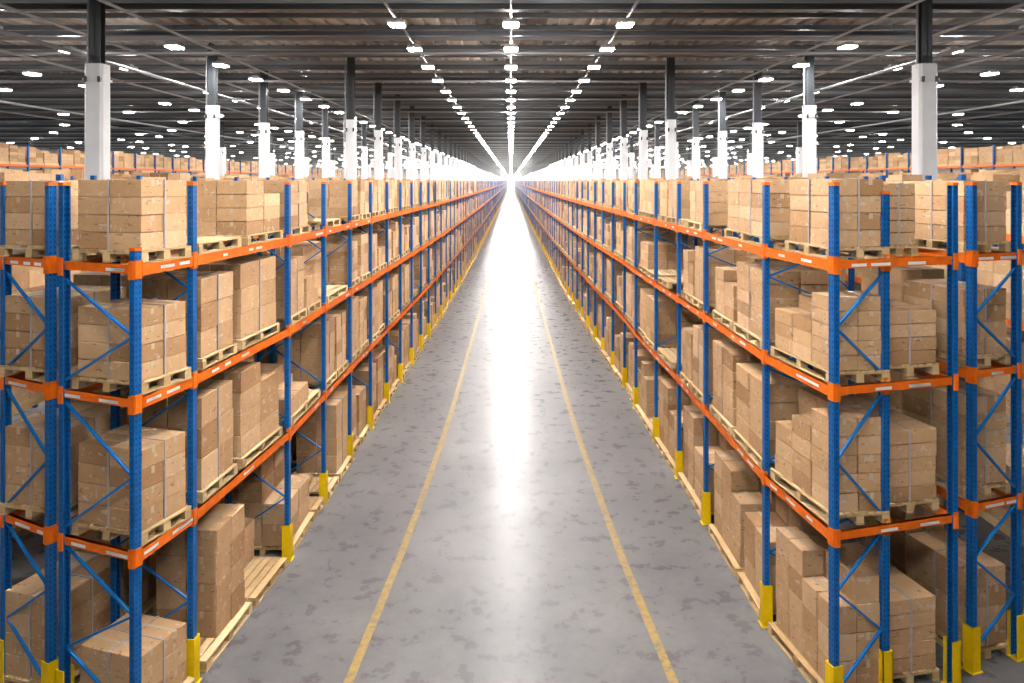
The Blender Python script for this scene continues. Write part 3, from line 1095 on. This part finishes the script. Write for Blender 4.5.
# ------------------------------------------------------------------ roof steel, pipes
y = -26.0
n = 0
ROOF0 = 19.6
ys = [ROOF0 + 3.55 * k for k in range(0, 60)]
ys_far = [ROOF0 + 3.55 * k for k in range(60, 127)]
mats = [M['steel'], M['steel2']]
for n, y in enumerate(ys):
    mb = MB()
    z0 = CAMH + 4.30
    hgt = .12
    mb.box(-HALL_X, HALL_X, y - .09, y + .09, z0, z0 + .025)
    mb.box(-HALL_X, HALL_X, y - .012, y + .012, z0 + .025, z0 + hgt)
    mb.box(-HALL_X, HALL_X, y - .09, y + .09, z0 + hgt, z0 + hgt + .025)
    tag(mb.build('roof_beam', M['steel'] if n % 2 == 0 else M['steel2']), f'steel roof beam crossing the hall, {nth(n + 1)} from the near end', 'beam', 'steel beams under the roof')
    for q, dy in enumerate((.9, 1.8, 2.7)):
        mb = MB()
        mb.box(-HALL_X, HALL_X, y + dy - .045, y + dy + .045, CAMH + 4.66, CAMH + 4.80)
        tag(mb.build('roof_purlin', M['steel2'] if (n + q) % 3 else M['galv']), f'thin purlin under the roof, {("first", "second", "third")[q]} beyond the {nth(n + 1)} roof beam from near end', 'purlin', 'thin purlins under the roof')
    if n % 2:
        yy = y + 1.95
        mb = MB(); mb.tube((-HALL_X, yy, CAMH + 4.12), (HALL_X, yy, CAMH + 4.12), .05)
        tag(mb.build('sprinkler_pipe', M['galv']), f'galvanised pipe crossing the hall, {nth(n // 2 + 1)} from the near end', 'pipe', 'pipes crossing under the roof')
for side, wd in ((-1, 'left'), (1, 'right')):
    for k, (x, z, r, what) in enumerate(((10.95, 3.22, .055, 'level with the column heads'), (12.2, 4.2, .045, 'just outside the white columns'), (9.2, 4.05, .04, 'just inside the white columns'),
                                         (16.0, 4.1, .045, 'above the low outer racking'), (21.2, 3.3, .05, 'by the far columns'), (30.0, 4.1, .05, 'beyond the tall racking'))):
        mb = MB(); mb.tube((side * x, -26, CAMH + z), (side * x, 468, CAMH + z), r)
        tag(mb.build('ceiling_pipe', M['steel2'] if k == 0 else M['galv']), f'long grey pipe under the roof, {what}, {wd} side', 'pipe', 'pipes running along the hall')
mb = MB()
for y in ys_far:
    mb.box(-HALL_X, HALL_X, y - .05, y + .05, CAMH + 4.30, CAMH + 4.66)
    mb.box(-HALL_X, HALL_X, y + 1.75, y + 1.85, CAMH + 4.66, CAMH + 4.80)
tag(mb.build('distant_roof_beams', M['steel2']), 'steel beams under the roof at the far end of the hall', 'beams', kind='stuff')
# light rails over the aisle
for x, wd in ((0, 'over the middle of the aisle'), (-2.94, 'over the left racking edge'), (2.94, 'over the right racking edge')):
    mb = MB(); mb.bar((x, -26, CAMH + 4.16), (x, 468, CAMH + 4.16), .05, .06)
    tag(mb.build('light_rail', M['steel2']), f'slim grey rail carrying the lamps {wd}', 'rail', 'rails of the lamps')

# ------------------------------------------------------------------ lamps
LX = [0, 2.94, 10.12, 13.7, 18.0, 22.4, 27.0, 32.0, 38.0, 45.0, 53.0]
hm = MB(); hm.box(-.21, .21, -.26, .26, .03, .11); hm.box(-.12, .12, -.15, .15, .11, .17)
HOUS = hm.mesh('housing', M['housing'])
dm = MB(); dm.box(-.19, .19, -.24, .24, .0, .03)
DIFF = dm.mesh('diffuser', M['glow'])
DIFFM = dm.mesh('diffuser', M['glow_mid'])
DIFFS = dm.mesh('diffuser', M['glow_side'])
lamps = []
COLY = [20, 27.8, 33.6, 39.2, 44.8] + [50.6 + 6 * k for k in range(29)] + [224.6 + 12 * k for k in range(20)]
for li, x in enumerate(LX):
    for side in ((1,) if x == 0 else (-1, 1)):
        off = 0 if li in (0, 1) else (-.4 if li == 2 else (li * 1.37) % 3.75)
        for k in range(-10, 120):
            if k < (-6 if li < 2 else -3): continue
            y = 20.1 + off + 3.75 * k
            if y > 468 or (y > 240 and li > 4): continue
            # odd lamps are missing in the outer lines
            if li >= 3 and (k * 7 + li * 5) % 4 == 0: continue
            if li >= 5 and (k + li) % 3 == 0: continue
            if li == 2 and y < 22 and y > 5: continue
            if min(abs(y - yy) for yy in COLY) < .45 and li == 2: y += .55
            lamps.append((side * x, y, CAMH + 4.0, li))
def lscore(l):
    x, y, z, li = l
    if y < 17 or abs(x) / y > .66: return 1e6 + y
    return y * (1 + .0 * abs(x))
vis = sorted(lamps, key=lscore)
LN = ('middle', 'inner', 'second', 'third', 'fourth', 'fifth', 'sixth', 'seventh', 'eighth', 'ninth', 'tenth')
cnt = {}
fh, fd = MB(), MB()
for n, (x, y, z, li) in enumerate(vis):
    if n < 297:
        e = empty('ceiling_light', (x, y, z))
        obj('housing', HOUS, e); obj('diffuser', DIFFM if li == 0 else (DIFFS if li == 1 else DIFF), e)
        key = (li, x > 0)
        cnt[key] = cnt.get(key, 0) + 1
        if x == 0:
            lab = f'bright lamp over the middle of the aisle, {nth(cnt[key])} away'
        else:
            lab = f"bright ceiling lamp, {nth(cnt[key])} away in the {LN[li]} line on the {'right' if x > 0 else 'left'}"
        tag(e, lab, 'ceiling light', 'lamps under the roof')
    else:
        fh.box(x - .21, x + .21, y - .26, y + .26, z + .03, z + .11)
        fd.box(x - .19, x + .19, y - .24, y + .24, z, z + .03)
fo = fh.build('distant_lamps', M['housing'])
tag(fo, 'rows of small bright lamps under the roof in the far distance', 'ceiling lights', kind='stuff')
do = fd.build('diffuser', M['glow'], fo); do['kind'] = 'stuff'
HAZE = 0.0022
if HAZE:
    mb = MB(); mb.box(-HALL_X + .1, HALL_X - .1, 60, HALL_END - .1, .02, CAMH + 3.9)
    hm_ = bpy.data.materials.new('haze'); hm_.use_nodes = True
    hm_.node_tree.nodes.remove(hm_.node_tree.nodes['Principled BSDF'])
    vs = hm_.node_tree.nodes.new('ShaderNodeVolumeScatter')
    vs.inputs['Density'].default_value = HAZE
    vs.inputs['Anisotropy'].default_value = .6
    hm_.node_tree.links.new(vs.outputs[0], hm_.node_tree.nodes['Material Output'].inputs['Volume'])
    tag(mb.build('haze', hm_), 'thin bright haze hanging in the far end of the hall', 'haze', kind='stuff')
print('boxes', len(BOXES), 'pallets', len(PALLETS), 'lamps', len(lamps), 'straps', len(STRAPS))
